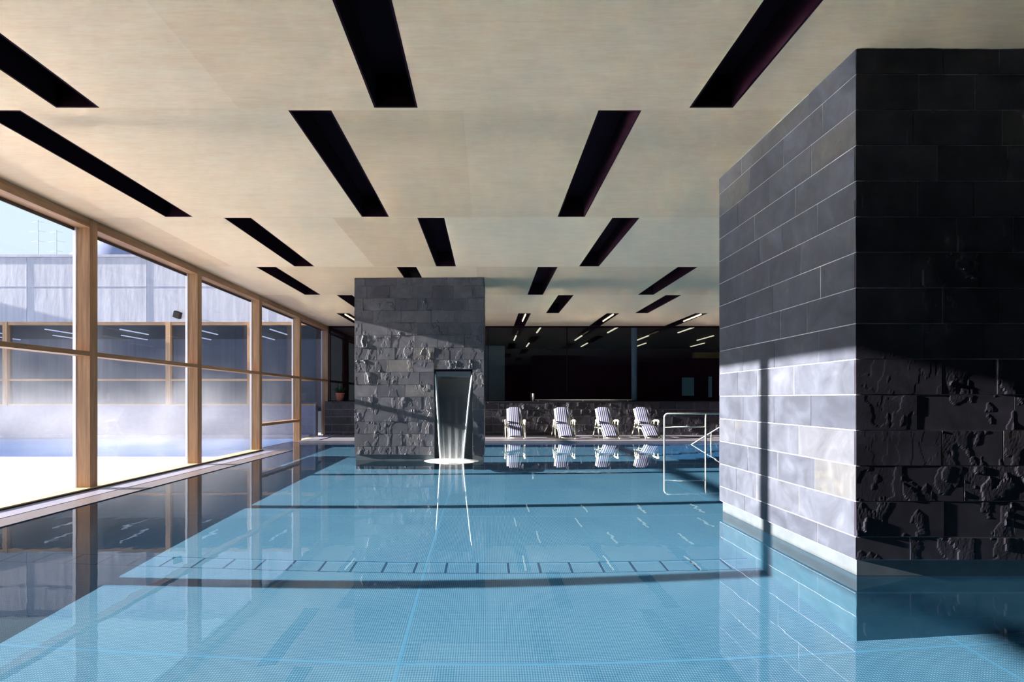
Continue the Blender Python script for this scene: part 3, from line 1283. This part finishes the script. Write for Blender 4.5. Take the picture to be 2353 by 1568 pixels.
x = -12.55 + P * 1
xs = [-12.55 + P * k for k in range(-6, 2)]
for x in xs:
    kid(MB().box(x - .09, x + .09, FY - .02, FY + .22, 1.24, 4.52), 'window_post', 'wood_z', bw)
kid(MB().box(-32, -6.76, FY + .10, FY + .12, 1.3, 4.40), 'pane', 'glass_far', bw)
for k in range(7):
    x = -9.0 - 3.1 * k
    kid(MB().box(x - .03, x + .03, FY + 1.1, FY + 2.9, 4.36, 4.40), 'strip_lamp', 'lamp_out', bw)
for k in range(7):
    x = -10.4 - 3.1 * k
    kid(MB().box(x - .03, x + .03, FY + 3.2, FY + 5.0, 4.36, 4.40), 'strip_lamp', 'lamp_out', bw)
m = MB()
for x in (-8.6, -18.1, -13.4, -25):
    m.box(x - .008, x + .008, FY - .012, FY + .01, 4.53, 7.05)
m.box(-32, -6.76, FY - .012, FY + .01, 5.9, 5.915)
kid(m, 'wall_joint', 'roof', bw)
fl = thing('floodlight', 'small dark square floodlight fixed high on the concrete wall', 'floodlight', (-12.1, FY - .12, 4.78))
mm = MB().box(-.14, .14, -.10, .06, -.13, .13)
o = mm.build('lamp_head', 'floodlight', fl, bevel=.02)
o.rotation_euler = (.2, .35, 0)
kid(MB().tube([(-12.1, FY - .02, 4.83), (-12.1, FY - .1, 4.80)], .02, 8), 'bracket', 'floodlight', fl)

sb = thing('building', 'side wing of the courtyard at its far left corner', 'building', (-34.5, 20.1, 0))
kid(MB().box(-36.9, -32.1, 18.6, 30, -.2, 8.22), 'wall', 'concrete', sb)
kid(MB().box(-37, -32, 18.5, 30.1, 8.22, 8.32), 'roof_edge', 'roof', sb)

# far hillside and masts
m = MB()
nx, ny = 40, 8
for a in range(ny + 1):
    for b in range(nx + 1):
        x = -520 + 620 * b / nx
        yy = 420 + 160 * a / ny
        h = math.sin(math.pi * a / ny) * (160 * math.exp(-((x + 352) / 105) ** 2) + 34 * math.exp(-((x + 120) / 150) ** 2))
        h += 3 * noise.noise(Vector((x * .03, yy * .03, 0)))
        m.v.append((x, yy, -6 + h))
for a in range(ny):
    for b in range(nx):
        k = a * (nx + 1) + b
        m.f.append((k, k + 1, k + nx + 2, k + nx + 1))
        m.sm.append(True)
        m.at.append(0)
tag(m.build('hillside', 'hill'), 'pale distant hillside showing above the concrete wing', 'hill')
for (px, top, Y, lab) in ((87, 505, 150, 'faint lattice mast rising above the concrete wing, left one'),
                          (130, 528, 150, 'faint lattice mast rising above the concrete wing, right one')):
    X = (px - 1121) / 1212 * Y
    H = 1.5 + (917 - top) / 1212 * Y
    r = thing('lattice_mast', lab, 'mast', (X, Y, -2), 'lattice masts above the roof')
    kid(MB().tube([(X, Y, -2), (X, Y, H)], [.14, .06], 6), 'shaft', 'mast', r)
    for k, ww in ((.5, 1.8), (3.2, 2.3), (6.0, 1.8)):
        kid(MB().tube([(X - ww, Y, H - k - .3), (X, Y, H - k), (X + ww, Y, H - k - .3)], .035, 6), 'crossarm', 'mast', r)

stm = MB().box(-26, -7.0, 13.3, 20.2, .02, 5.2).build('steam', 'steam', loc=(-16, 16.8, 0))
tag(stm, 'pale steam drifting above the outdoor pool behind the windows', 'steam', kind='stuff')
